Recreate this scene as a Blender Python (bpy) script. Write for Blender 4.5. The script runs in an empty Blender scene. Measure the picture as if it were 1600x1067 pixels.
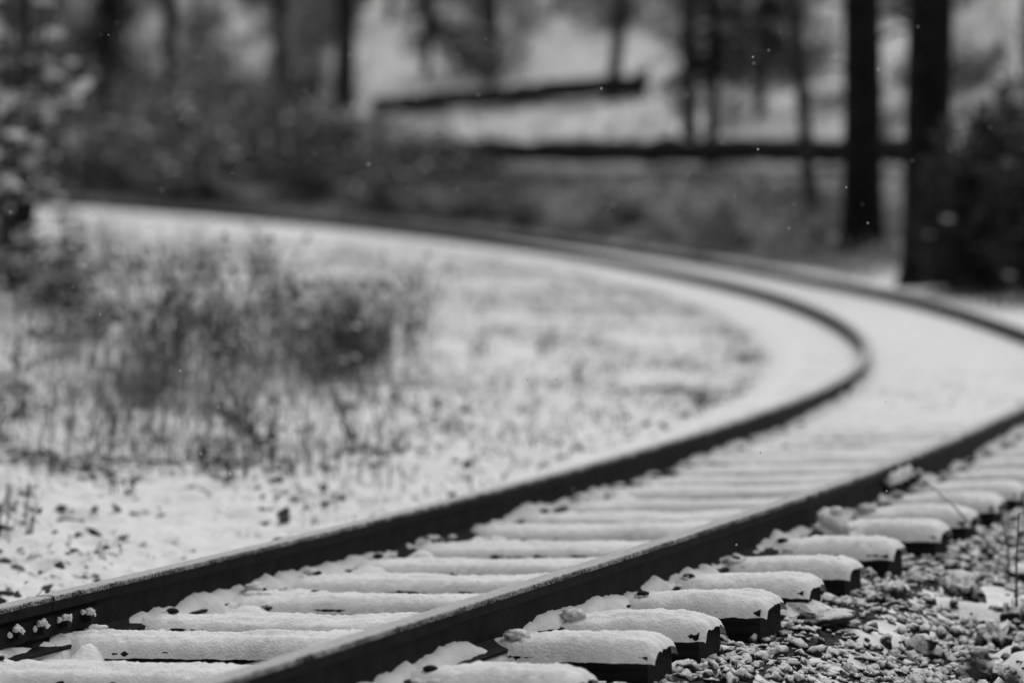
import bpy, math, random
import numpy as np
random.seed(7)
RS = np.random.RandomState(11)
C = bpy.context.scene.collection
SC = bpy.context.scene

# ------------------------------------------------------------------ helpers
def tag(o, label=None, cat=None, group=None, kind=None):
    if label: o['label'] = label
    if cat: o['category'] = cat
    if group: o['group'] = group
    if kind: o['kind'] = kind
    return o

def empty(name, loc, rz=0.0):
    o = bpy.data.objects.new(name, None)
    o.location = loc
    o.rotation_euler = (0, 0, rz)
    o.empty_display_size = .1
    C.objects.link(o)
    return o

def mesh_obj(name, V, F, mat, parent=None, smooth=True):
    me = bpy.data.meshes.new(name)
    me.from_pydata([tuple(v) for v in V] if not isinstance(V, np.ndarray) else V.tolist(), [], F if isinstance(F, list) else F.tolist())
    me.materials.append(mat)
    if smooth:
        me.polygons.foreach_set('use_smooth', [True]*len(me.polygons))
    me.update()
    o = bpy.data.objects.new(name, me)
    C.objects.link(o)
    if parent: o.parent = parent
    return o

class MB:
    def __init__(self): self.V = []; self.F = []
    def tube(self, pts, rad, n=5, cap=True):
        pts = [np.asarray(p, float) for p in pts]
        b = len(self.V); m = len(pts)
        for i, p in enumerate(pts):
            t = pts[min(i+1, m-1)] - pts[max(i-1, 0)]
            t = t/(np.linalg.norm(t)+1e-9)
            a = np.array([1, 0, 0.]) if abs(t[0]) < .8 else np.array([0, 1, 0.])
            u = np.cross(t, a); u /= np.linalg.norm(u)+1e-9
            w = np.cross(t, u)
            for k in range(n):
                an = 2*math.pi*k/n
                self.V.append(p+rad[i]*(math.cos(an)*u+math.sin(an)*w))
        for i in range(m-1):
            for k in range(n):
                k2 = (k+1) % n
                self.F.append((b+i*n+k, b+i*n+k2, b+(i+1)*n+k2, b+(i+1)*n+k))
        if cap:
            self.F.append(tuple(b+k for k in range(n))[::-1])
            self.F.append(tuple(b+(m-1)*n+k for k in range(n)))
    def quad(self, p, u, v):
        b = len(self.V)
        p = np.asarray(p, float)
        self.V += [p-u-v, p+u-v*.6, p+u*.8+v, p-u*.7+v*.8]
        self.F.append((b, b+1, b+2, b+3))
    def blob(self, c, r, sz=(1, 1, 1), amp=.25, sub=1):
        b = len(self.V)
        V, F = ICO[sub]
        j = 1+amp*RS.uniform(-1, 1, len(V))
        W = V*j[:, None]*r*np.array(sz)+np.asarray(c, float)
        self.V += list(W)
        self.F += [tuple(int(i)+b for i in f) for f in F]
    def build(self, name, mat, parent=None, smooth=True):
        return mesh_obj(name, self.V, self.F, mat, parent, smooth)

def make_ico():
    t = (1+5**.5)/2
    V = np.array([(-1, t, 0), (1, t, 0), (-1, -t, 0), (1, -t, 0), (0, -1, t), (0, 1, t), (0, -1, -t), (0, 1, -t), (t, 0, -1), (t, 0, 1), (-t, 0, -1), (-t, 0, 1)], float)
    V /= np.linalg.norm(V[0])
    F = [(0,11,5),(0,5,1),(0,1,7),(0,7,10),(0,10,11),(1,5,9),(5,11,4),(11,10,2),(10,7,6),(7,1,8),(3,9,4),(3,4,2),(3,2,6),(3,6,8),(3,8,9),(4,9,5),(2,4,11),(6,2,10),(8,6,7),(9,8,1)]
    out = [(V, np.array(F))]
    for _ in range(2):
        Vl = [tuple(v) for v in out[-1][0]]; Fn = []; mid = {}
        def m(a, b):
            k = (min(a, b), max(a, b))
            if k not in mid:
                p = (np.array(Vl[a])+np.array(Vl[b])); p /= np.linalg.norm(p)
                mid[k] = len(Vl); Vl.append(tuple(p))
            return mid[k]
        for a, b, c in out[-1][1].tolist():
            ab, bc, ca = m(a, b), m(b, c), m(c, a)
            Fn += [(a, ab, ca), (b, bc, ab), (c, ca, bc), (ab, bc, ca)]
        out.append((np.array(Vl), np.array(Fn)))
    return out
ICO = make_ico()

# value noise
def _h(ix, iy, seed):
    n = (ix.astype(np.int64)*374761393+iy.astype(np.int64)*668265263+seed*974634777) & 0x7fffffff
    n = ((n ^ (n >> 13))*1274126177) & 0x7fffffff
    n = (n ^ (n >> 16))
    return (n & 0xffff)/65535.0
def vn(x, y, seed=0):
    x = np.asarray(x, float); y = np.asarray(y, float)
    ix = np.floor(x); iy = np.floor(y); fx = x-ix; fy = y-iy
    fx = fx*fx*(3-2*fx); fy = fy*fy*(3-2*fy)
    a = _h(ix, iy, seed); b = _h(ix+1, iy, seed); c = _h(ix, iy+1, seed); d = _h(ix+1, iy+1, seed)
    return (a*(1-fx)+b*fx)*(1-fy)+(c*(1-fx)+d*fx)*fy
def fbm(x, y, f=1., oct=4, seed=0):
    s = 0; a = .5; t = 0
    for i in range(oct):
        s = s+a*vn(np.asarray(x)*f+i*17.3, np.asarray(y)*f-i*9.1, seed+i); t += a; a *= .5; f *= 2.03
    return s/t*2-1
def sst(a, b, x):
    t = np.clip((np.asarray(x, float)-a)/(b-a), 0, 1); return t*t*(3-2*t)

# ------------------------------------------------------------------ camera numbers and the track's centre line
FPX, PITCH, CAMH, ROLL = 5063., .05834, 1.58728, .02863
DS = .1
S = np.arange(-16, 140+DS/2, DS)
KN = [-16, -6, 0, 4, 8, 12, 16, 20, 26, 32, 40, 50, 70, 75, 140]
KV = [0, .00406, .00163, .01503, .00802, .03362, .02974, .0129, .01809, .0052, .01291, .01109, .01604, .004, .002]
kap = np.interp(S, KN, KV)
I0 = int(np.argmin(abs(S)))
psi = np.concatenate([[0], np.cumsum((kap[1:]+kap[:-1])/2*DS)]); psi += 1.19572-psi[I0]
PX = np.concatenate([[0], np.cumsum((np.cos(psi)[1:]+np.cos(psi)[:-1])/2*DS)]); PX += -.73725-PX[I0]
PY = np.concatenate([[0], np.cumsum((np.sin(psi)[1:]+np.sin(psi)[:-1])/2*DS)]); PY += 10.17864-PY[I0]
GH = 1.505/2

def bank(s):                                              # the curve is superelevated: the outer rail is higher
    return .07349*(1-np.clip((np.asarray(s, float)-8)/12, 0, 1))
def P(s, d=0., z=0.):
    z = z+bank(s)*d
    x = np.interp(s, S, PX); y = np.interp(s, S, PY); a = np.interp(s, S, psi)
    return np.array([x+np.sin(a)*d, y-np.cos(a)*d, z+0*x])
def heading(s): return float(np.interp(s, S, psi))

def ds_of(x, y):
    x = np.asarray(x, float).ravel(); y = np.asarray(y, float).ravel()
    sub = slice(None, None, 4)
    sx, sy = PX[sub].astype(np.float32), PY[sub].astype(np.float32); si = np.arange(len(PX))[sub]
    idx = np.empty(len(x), int)
    for a in range(0, len(x), 20000):
        b = a+20000
        q = (x[a:b, None].astype(np.float32)-sx)**2+(y[a:b, None].astype(np.float32)-sy)**2
        idx[a:b] = si[np.argmin(q, 1)]
    tx, ty = np.cos(psi[idx]), np.sin(psi[idx])
    dx, dy = x-PX[idx], y-PY[idx]
    s = S[idx]+dx*tx+dy*ty
    d = dx*ty-dy*tx
    # one refinement
    idx = np.clip(((s-S[0])/DS).round().astype(int), 0, len(S)-1)
    tx, ty = np.cos(psi[idx]), np.sin(psi[idx]); dx, dy = x-PX[idx], y-PY[idx]
    return dx*ty-dy*tx, S[idx]+dx*tx+dy*ty

def ground_h(x, y, d=None, s=None):
    shp = np.shape(x)
    x = np.asarray(x, float).ravel(); y = np.asarray(y, float).ravel()
    if d is None: d, s = ds_of(x, y)
    fill = sst(3.5, 10.5, s); fo = sst(8.5, 14, s)
    big = fbm(x, y, .35, 4, 3); med = fbm(x, y, 1.6, 4, 9); fine = fbm(x, y, 9, 3, 21)
    inner = (-.094+.120*fill+.03*sst(10, 15, s))+fine*.020*(1-.6*fill)+med*(.012+.012*fill)
    inner = inner+.085*np.exp(-((d+.62)/.17)**2)*(1-fill)*(1+.5*fine)+.06*np.exp(-((d-.86)/.13)**2)*(1-fill)*(1+.5*fine)
    t = np.maximum(d-1.40, 0)
    lump = sst(.02, .40, fbm(x, y, 3.2, 4, 88))*sst(.03, .3, t)
    near_r = -.125-.075*sst(0, .3, t)-.05*np.minimum(t, 4)+fine*.024+med*.03+.062*lump
    far_r = .045-.05*sst(.9, 2.0, t)+med*.015
    right = near_r*(1-fo)+far_r*fo
    inner_r = inner*(1-fo)+.05*fo
    w = sst(1.15, 1.5, d); z = inner_r*(1-w)+right*w
    left = (.0+.045*fill)+med*.012
    field = -.03+big*.07*sst(1.4, 4, -d)+med*.07+fine*(.034+.02*(1-sst(13, 20, y)))
    wl = sst(1.25, 1.65, -d+.15*med); left = left*(1-wl)+field*wl
    w = sst(1.2, 1.55, -d); z = z*(1-w)+left*w
    z = z+(.012*np.cos(2*math.pi*(s-4.86)/.6+.8*med)+.012*fine)*sst(9, 13, s)*(1-sst(24, 34, s))*(np.abs(d) < 1.25)*(np.abs(np.abs(d)-.75) > .08)
    z = z+bank(s)*(np.clip(d, -1.3, 1.3)*(1-sst(1.3, 4.5, np.abs(d))))
    hillm = sst(17, 25, s)
    tt = np.maximum(d-1.75, 0)
    prof = .30*tt*sst(-1, 3, tt)
    prof = np.where(tt > 40, .30*40+.12*(tt-40), prof)
    z = z+hillm*(prof+sst(2, 7, d)*(big*.18+med*.06))
    return z.reshape(shp)

def ray(px, py):
    a, b_ = px-800, py-533.5
    cr, sr_ = math.cos(ROLL), math.sin(ROLL)
    r = (cr*a+sr_*b_)/FPX; u = -(-sr_*a+cr*b_)/FPX
    c, s_ = math.cos(-PITCH), math.sin(-PITCH)
    return np.array([r, c-u*s_, s_+u*c])
def at_depth(px, py, D):
    v = ray(px, py); return np.array([0, 0, CAMH])+v/v[1]*D
def at_ground(px, py, d0=7., d1=170.):
    v = ray(px, py); D = np.arange(d0, d1, .2)
    X = v[0]/v[1]*D; Z = CAMH+v[2]/v[1]*D
    g = ground_h(X, D)
    hit = np.nonzero(Z < g)[0]
    i = hit[0] if len(hit) else len(D)-1
    return np.array([X[i], D[i], g[i]])

# ------------------------------------------------------------------ materials
def new_mat(name):
    m = bpy.data.materials.new(name); m.use_nodes = True
    nt = m.node_tree; b = nt.nodes['Principled BSDF']
    return m, nt, b
def grey(v): return (v, v, v, 1)
def N(nt, t, **kw):
    n = nt.nodes.new(t)
    for k, v in kw.items(): setattr(n, k, v)
    return n
def noise(nt, scale, detail=4, rough=.55, coord='Object'):
    tc = N(nt, 'ShaderNodeTexCoord'); n = N(nt, 'ShaderNodeTexNoise')
    n.inputs['Scale'].default_value = scale; n.inputs['Detail'].default_value = detail; n.inputs['Roughness'].default_value = rough
    nt.links.new(tc.outputs[coord], n.inputs['Vector']); return n
def ramp(nt, src, stops):
    r = N(nt, 'ShaderNodeValToRGB'); e = r.color_ramp.elements
    e[0].position, e[0].color = stops[0][0], grey(stops[0][1])
    e[1].position, e[1].color = stops[1][0], grey(stops[1][1])
    for p, v in stops[2:]:
        q = e.new(p); q.color = grey(v)
    nt.links.new(src, r.inputs['Fac']); return r
def bump(nt, b, src, strength, dist):
    n = N(nt, 'ShaderNodeBump'); n.inputs['Strength'].default_value = strength; n.inputs['Distance'].default_value = dist
    nt.links.new(src, n.inputs['Height']); nt.links.new(n.outputs['Normal'], b.inputs['Normal']); return n
def noisy(name, stops, scale, rough=.85, bs=.3, bd=.01, bscale=None, spec=.2, detail=5, coord='Object', perobj=0):
    m, nt, b = new_mat(name)
    n = noise(nt, scale, detail, coord=coord); r = ramp(nt, n.outputs['Fac'], stops)
    out = r.outputs['Color']
    if perobj:
        oi = N(nt, 'ShaderNodeObjectInfo'); mr = N(nt, 'ShaderNodeMapRange')
        mr.inputs['To Min'].default_value = 1-perobj; mr.inputs['To Max'].default_value = 1+perobj
        nt.links.new(oi.outputs['Random'], mr.inputs['Value'])
        mx = N(nt, 'ShaderNodeMix', data_type='RGBA', blend_type='MULTIPLY'); mx.inputs['Factor'].default_value = 1
        nt.links.new(out, mx.inputs['A']); nt.links.new(mr.outputs['Result'], mx.inputs['B']); out = mx.outputs['Result']
    nt.links.new(out, b.inputs['Base Color'])
    b.inputs['Roughness'].default_value = rough; b.inputs['Specular IOR Level'].default_value = spec
    if bs:
        n2 = noise(nt, bscale or scale*3, 5, coord=coord); bump(nt, b, n2.outputs['Fac'], bs, bd)
    return m

M = {}
M['snow'] = noisy('snow', [(.3, .76), (.7, .87)], 9, .9, .7, .008, 110, .1)
M['snow_far'] = noisy('snow_in_the_woods', [(.3, .75), (.7, .85)], 3, .9, .3, .02, 20, .1)
def frost_mat():
    m, nt, b = new_mat('frosty_thin_snow')
    n = noise(nt, 40, 5); fr = ramp(nt, n.outputs['Fac'], [(.3, .38), (.65, .52)])
    at = N(nt, 'ShaderNodeAttribute', attribute_name='edge'); n2 = noise(nt, 210, 4, .7); n3 = noise(nt, 9, 3)
    e = N(nt, 'ShaderNodeMath', operation='POWER'); nt.links.new(at.outputs['Fac'], e.inputs[0]); e.inputs[1].default_value = 3
    a = N(nt, 'ShaderNodeMath', operation='MULTIPLY_ADD'); nt.links.new(e.outputs[0], a.inputs[0]); a.inputs[1].default_value = .36; nt.links.new(n2.outputs['Fac'], a.inputs[2])
    c = N(nt, 'ShaderNodeMath', operation='MULTIPLY_ADD'); nt.links.new(n3.outputs['Fac'], c.inputs[0]); c.inputs[1].default_value = .3; nt.links.new(a.outputs[0], c.inputs[2])
    mr = N(nt, 'ShaderNodeMapRange'); mr.inputs['From Min'].default_value = .92; mr.inputs['From Max'].default_value = 1.0; nt.links.new(c.outputs[0], mr.inputs['Value'])
    mx = N(nt, 'ShaderNodeMix', data_type='RGBA'); nt.links.new(mr.outputs['Result'], mx.inputs['Factor']); nt.links.new(fr.outputs['Color'], mx.inputs['A']); mx.inputs['B'].default_value = grey(.012)
    nt.links.new(mx.outputs['Result'], b.inputs['Base Color']); b.inputs['Roughness'].default_value = .9; b.inputs['Specular IOR Level'].default_value = .1
    bump(nt, b, n2.outputs['Fac'], .25, .0015)
    return m
M['frost'] = frost_mat()
M['steel'] = noisy('dark_rail_steel', [(.35, .006), (.7, .018)], 14, .7, .25, .002, 70, .12)
M['bark'] = noisy('wet_dark_bark', [(.35, .022), (.65, .050)], 5, .9, .8, .03, 14, .1, perobj=.25)
M['bark_black'] = noisy('black_wet_bark', [(.35, .007), (.65, .016)], 5, .9, .8, .03, 14, .1)
M['bark_grey'] = noisy('grey_bark', [(.35, .05), (.65, .11)], 4, .9, .6, .03, 14, .1)
M['twig'] = noisy('dark_twigs', [(.35, .06), (.65, .22)], 1.6, .9, 0, perobj=.65)
M['twig_pale'] = noisy('pale_dry_twigs', [(.35, .2), (.65, .46)], 1.6, .9, 0, perobj=.6)
M['weed'] = noisy('dead_weed_stalks', [(.35, .045), (.65, .16)], 4, .9, 0, perobj=.6)
M['seed'] = noisy('dark_seed_heads', [(.35, .02), (.65, .07)], 9, .9, 0)
M['grass'] = noisy('dry_grass', [(.35, .10), (.65, .24)], 2, .9, 0)
M['under'] = noisy('rough_dry_undergrowth', [(.35, .14), (.65, .5)], .8, .9, 0)
M['leaf'] = noisy('dark_evergreen_leaves', [(.35, .012), (.65, .03)], 6, .55, 0, spec=.4, perobj=.2)
M['litter'] = noisy('dead_leaves', [(.35, .02), (.65, .07)], 12, .9, 0)

def wood_mat():
    m, nt, b = new_mat('creosoted_wood')
    tc = N(nt, 'ShaderNodeTexCoord'); mp = N(nt, 'ShaderNodeMapping'); mp.inputs['Scale'].default_value = (2, 40, 40)
    n = N(nt, 'ShaderNodeTexNoise'); n.inputs['Scale'].default_value = 1.6; n.inputs['Detail'].default_value = 6
    nt.links.new(tc.outputs['Object'], mp.inputs['Vector']); nt.links.new(mp.outputs['Vector'], n.inputs['Vector'])
    r = ramp(nt, n.outputs['Fac'], [(.35, .008), (.7, .024)])
    nt.links.new(r.outputs['Color'], b.inputs['Base Color']); b.inputs['Roughness'].default_value = .9
    b.inputs['Specular IOR Level'].default_value = .12
    bump(nt, b, n.outputs['Fac'], .8, .01)
    return m
M['wood'] = wood_mat()

def snow_by_normal(name, base_stops, scale, lo, hi, jitter, jscale):
    """a dark solid with snow lying on whatever faces up"""
    m, nt, b = new_mat(name)
    n = noise(nt, scale, 4); base = ramp(nt, n.outputs['Fac'], base_stops)
    ge = N(nt, 'ShaderNodeNewGeometry'); sx = N(nt, 'ShaderNodeSeparateXYZ'); nt.links.new(ge.outputs['Normal'], sx.inputs[0])
    n2 = noise(nt, jscale, 5)
    ma = N(nt, 'ShaderNodeMath', operation='MULTIPLY_ADD'); nt.links.new(n2.outputs['Fac'], ma.inputs[0]); ma.inputs[1].default_value = jitter
    nt.links.new(sx.outputs['Z'], ma.inputs[2])
    mr = N(nt, 'ShaderNodeMapRange'); mr.inputs['From Min'].default_value = lo+jitter*.5; mr.inputs['From Max'].default_value = hi+jitter*.5
    nt.links.new(ma.outputs[0], mr.inputs['Value'])
    mx = N(nt, 'ShaderNodeMix', data_type='RGBA'); nt.links.new(mr.outputs['Result'], mx.inputs['Factor'])
    nt.links.new(base.outputs['Color'], mx.inputs['A']); mx.inputs['B'].default_value = grey(.78)
    nt.links.new(mx.outputs['Result'], b.inputs['Base Color']); b.inputs['Roughness'].default_value = .9; b.inputs['Specular IOR Level'].default_value = .15
    n3 = noise(nt, 70, 5); bump(nt, b, n3.outputs['Fac'], 1., .014)
    return m
M['stone'] = snow_by_normal('snow_dusted_ballast', [(.35, .018), (.65, .05)], 9, .2, .78, 1.7, 42)
M['log'] = snow_by_normal('dark_log_with_snow', [(.35, .012), (.65, .03)], 4, .95, 1.05, .3, 3)

def ground_mat():
    m, nt, b = new_mat('snowy_ground')
    n = noise(nt, 5, 5); snow = ramp(nt, n.outputs['Fac'], [(.3, .79), (.7, .87)])
    nd = noise(nt, 30, 5); dark = ramp(nt, nd.outputs['Fac'], [(.35, .015), (.68, .06)])
    at = N(nt, 'ShaderNodeAttribute', attribute_name='bare')
    n2 = noise(nt, 16, 6, .62); n4 = noise(nt, 3.1, 3)
    a1 = N(nt, 'ShaderNodeMath', operation='MULTIPLY_ADD'); nt.links.new(n4.outputs['Fac'], a1.inputs[0]); a1.inputs[1].default_value = .35; nt.links.new(n2.outputs['Fac'], a1.inputs[2])
    a2 = N(nt, 'ShaderNodeMath', operation='MULTIPLY_ADD'); nt.links.new(at.outputs['Fac'], a2.inputs[0]); a2.inputs[1].default_value = .75; nt.links.new(a1.outputs[0], a2.inputs[2])
    mr = N(nt, 'ShaderNodeMapRange'); mr.inputs['From Min'].default_value = 1.02; mr.inputs['From Max'].default_value = 1.14
    nt.links.new(a2.outputs[0], mr.inputs['Value'])
    mx = N(nt, 'ShaderNodeMix', data_type='RGBA'); nt.links.new(mr.outputs['Result'], mx.inputs['Factor'])
    nt.links.new(snow.outputs['Color'], mx.inputs['A']); nt.links.new(dark.outputs['Color'], mx.inputs['B'])
    nt.links.new(mx.outputs['Result'], b.inputs['Base Color']); b.inputs['Roughness'].default_value = .92; b.inputs['Specular IOR Level'].default_value = .1
    n3 = noise(nt, 60, 5); bump(nt, b, n3.outputs['Fac'], .5, .012)
    return m
M['ground'] = ground_mat()

# ------------------------------------------------------------------ the ground
def axis(parts):
    out = [parts[0][0]]
    for a, b_, st in parts:
        n = max(1, int(round((b_-a)/st))); out += list(a+(b_-a)*(np.arange(n)+1)/n)
    return np.array(out)
xs = axis([(-90, -30, 6), (-30, -10, 1), (-10, -2.8, .14), (-2.8, 3.6, .025), (3.6, 8, .12), (8, 30, .8), (30, 90, 6)])
ys = axis([(-40, 5, 4), (5, 8.4, .2), (8.4, 16.5, .025), (16.5, 30, .08), (30, 60, .28), (60, 110, .8), (110, 190, 4)])
X, Y = np.meshgrid(xs, ys)
d_, s_ = ds_of(X, Y)
Z = ground_h(X, Y, d_, s_).ravel()
bare = np.zeros(len(Z))
fillv = sst(4.5, 10.5, s_)
bare += .62*(abs(d_) < 1.45)*(1-fillv)*sst(-.62, -.25, d_)
bare += .36*(abs(d_) < 1.45)*(1-fillv)*(1-sst(-.62, -.25, d_))
bare += .34*(abs(d_) < .75)*sst(5, 8, s_)*(1-sst(14, 24, s_))*(1+.5*fbm(X.ravel(), Y.ravel(), 1.1, 3, 95))
bare += (.50-.45*sst(.02, .40, fbm(X.ravel(), Y.ravel(), 3.2, 4, 88)))*sst(1.25, 1.4, d_)*(1-sst(8, 13, s_))
fieldm = sst(1.3, 1.8, -d_)
bare += fieldm*(.41+.26*fbm(X.ravel(), Y.ravel(), .9, 3, 91))
bare += .28*np.exp(-((d_+1.55)/.16)**2)*sst(8, 13, s_)
bare += sst(1.55, 2.2, d_)*sst(26, 36, s_)*(.66-.20*sst(4, 9, d_))
nx, ny = len(xs), len(ys)
ii = np.arange(nx*ny).reshape(ny, nx)
F = np.stack([ii[:-1, :-1], ii[:-1, 1:], ii[1:, 1:], ii[1:, :-1]], -1).reshape(-1, 4)
g = mesh_obj('ground', np.stack([X.ravel(), Y.ravel(), Z], 1), F, M['ground'])
at = g.data.attributes.new('bare', 'FLOAT', 'POINT'); at.data.foreach_set('value', bare.astype(np.float32))
tag(g, 'snow covered ground around the track rising to a wooded hill', 'ground', kind='structure')

# ------------------------------------------------------------------ rails
PROF = [(-.070, .0), (-.070, .010), (-.028, .024), (-.010, .040), (-.009, .118), (-.034, .130), (-.036, .158), (-.028, .167), (.028, .167), (.036, .158), (.034, .130), (.009, .118), (.010, .040), (.028, .024), (.070, .010), (.070, .0)]
def sweep(prof, ss, d0, zj=None):
    V = []; F = []; n = len(prof)
    for s in ss:
        for (dx, z) in prof: V.append(P(s, d0+dx, z))
    for i in range(len(ss)-1):
        for k in range(n):
            k2 = (k+1) % n
            F.append((i*n+k, (i+1)*n+k, (i+1)*n+k2, i*n+k2))
    F.append(tuple(range(n))); F.append(tuple((len(ss)-1)*n+k for k in range(n))[::-1])
    return V, F
def span(a, b_, st): return np.linspace(a, b_, max(2, int(round((b_-a)/st))+1))
RIM = np.array([-1, -.97, -.9, -.75, -.5, -.25, 0, .25, .5, .75, .9, .97, 1.])
def rail_snow(ss, d0, edge, seed):
    """thin snow lying on the rail head, with crumbly edges"""
    n = 13; ss = np.asarray(ss); Vv = []; T_ = np.array([-1, -.97, -.9, -.75, -.5, -.25, 0, .25, .5, .75, .9, .97, 1.])
    e1 = .038+edge*fbm(ss, ss*0, 40, 3, seed); e2 = .038+edge*fbm(ss, ss*0, 40, 3, seed+5)
    for i, s in enumerate(ss):
        for k in range(n):
            t = T_[k]
            dd = t*(e1[i] if t < 0 else e2[i])
            h = .168+.010*(1-max(0, abs(t)-.7)**2*7)-(.012 if abs(t) > .99 else 0)
            Vv.append((s, d0+dd, h))
    Vv = np.array(Vv)
    Vv[:, 2] += .0016*fbm(Vv[:, 0], Vv[:, 1]*4, 60, 2, seed+9)*(Vv[:, 2] > .168)
    W = P(Vv[:, 0], Vv[:, 1], Vv[:, 2]).T
    F = [(i*n+k, i*n+k+1, (i+1)*n+k+1, (i+1)*n+k) for i in range(len(ss)-1) for k in range(n-1)]
    return W, F
def rail(s0, s1, d0, label):
    p = P(s0, d0); o = empty('rail', p)
    ss = np.unique(np.concatenate([span(s0, min(s1, 20), .12), span(max(s0, min(20, s1)), s1, .4)])) if s1 > 20 else span(s0, s1, .12)
    V, F = sweep(PROF, ss, d0)
    V = np.array(V)-p
    mesh_obj('steel', V, F, M['steel'], o, smooth=False)
    near = [s for s in span(s0+.004, s1-.004, .010) if s < 7] if s0 < 7 else []
    far = span(max(s0+.004, 7), s1-.004, .06) if s1 > 7 else []
    W, F = rail_snow(np.unique(np.concatenate([near, far])), d0, .004, 31 if d0 > 0 else 57)
    st = mesh_obj('snow_strip', W-p, F, M['frost'], o)
    a_ = st.data.attributes.new('edge', 'FLOAT', 'POINT'); a_.data.foreach_set('value', np.tile(np.abs(RIM), len(W)//13).astype(np.float32))
    e1 = min(s1, 15.)
    if e1 > s0+.3:
        fs = span(s0-.002, e1+.002, .02); V = []; m_ = 8
        th = np.clip(.014+.042*fbm(fs, fs*0, 2.6, 3, 61 if d0 > 0 else 67)+.016*fbm(fs, fs*0, 14, 3, 71)+.020*sst(5, 11, fs), -.012, .085)
        wd = .080+.035*fbm(fs, fs*0, 3.1, 3, 75)+.012*fbm(fs, fs*0, 17, 2, 79)
        for i, sv in enumerate(fs):
            for k in range(m_):
                t = k/(m_-1); dd = .008+t*(wd[i]-.008); base = .024*(1-t)+.004
                V.append((sv, d0+dd, base+th[i]*(1-t**1.7)-.10*t**5))
        V = np.array(V); V[:, 2] += .006*fbm(V[:, 0], V[:, 1], 34, 2, 83)
        W2 = P(V[:, 0], V[:, 1], V[:, 2]).T
        mesh_obj('foot_snow', W2-p, [(i*m_+k, (i+1)*m_+k, (i+1)*m_+k+1, i*m_+k+1) for i in range(len(fs)-1) for k in range(m_-1)], M['snow'], o)
    tag(o, label, 'rail', 'steel rails of the curving track')
    return o, p
def s_at_px(d0, px, z=.17):
    ss = np.arange(-6, 14, .01); q = P(ss, d0, z)
    fw = q[1]*math.cos(PITCH)-(q[2]-CAMH)*math.sin(PITCH)
    up = (q[2]-CAMH)*math.cos(PITCH)+q[1]*math.sin(PITCH)
    u = 800+math.cos(ROLL)*FPX*q[0]/fw+math.sin(ROLL)*FPX*up/fw
    return float(ss[np.argmin(abs(u-px))])
SJL, SJR = s_at_px(-GH, 68), s_at_px(GH, 1405)
def joint_bar(parent, org, s0, d0, side, half):
    mb = MB(); pr = [(.012*side, .040), (.024*side, .050), (.022*side, .108), (.012*side, .118)]
    V, F = sweep(pr, span(s0-half, s0+half, .1), d0)
    jb = mesh_obj('joint_bar', np.array(V)-org, F, M['steel'], parent, smooth=False)
    for k in (-1.5, -.5, .5, 1.5):
        s = s0+k*.155
        b = MB(); c0 = P(s, d0+.022*side, .078)-org; c1 = P(s, d0+.055*side, .078)-org
        b.tube([c0, c1], [.017, .017], 6); b.build('bolt', M['steel'], jb, smooth=False)
        w = MB(); c = P(s, d0+.042*side, .099)-org
        w.blob(c, .014, (1.2, 1.2, .75), .3, 2)
        for q in range(7): w.blob(c+RS.normal(0, .009, 3)*np.array([1, 1, .7]), RS.uniform(.004, .008), (1, 1, 1), .3, 1); w.blob(c+np.array([.012*RS.uniform(-1, 1), .01, -.012]), .008, (1, 1, 1), .3, 1)
        w.blob(c+np.array([-.022, -.012, -.02*RS.rand()]), .010, (1, 1, 1), .3, 1)
        w.build('snow_clump', M['snow'], jb)
    return jb
S0, S1 = -9., 118.
ra, pa = rail(S0, SJL-.003, -GH, 'short end of the left rail at the bottom left corner, before the bolted joint')
joint_bar(ra, pa, SJL, -GH, 1, .33)
rb, pb = rail(SJL+.003, S1, -GH, 'long left rail on the inside of the curve, thin snow on its head')
rc, pc = rail(S0, SJR-.003, GH, 'nearest rail with frosty snow on its head, crossing the bottom middle')
jb = joint_bar(rc, pc, SJR, GH, 1, .36)
sr = MB()
for k in range(26):                                       # snow ridge lying on the outer joint bar
    s = SJR-.36+.40*k/25
    sr.blob(P(s, GH+.03, .112+.01*math.sin(k*1.7)+.01*RS.rand())-pc, .016+.012*RS.rand(), (1.3, 1.3, .9), .22, 2)
sr.build('snow_ridge', M['snow'], jb)
rd, pd = rail(SJR+.003, S1, GH, 'outer rail beyond the snowy joint, sweeping round the right edge and back')

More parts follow.
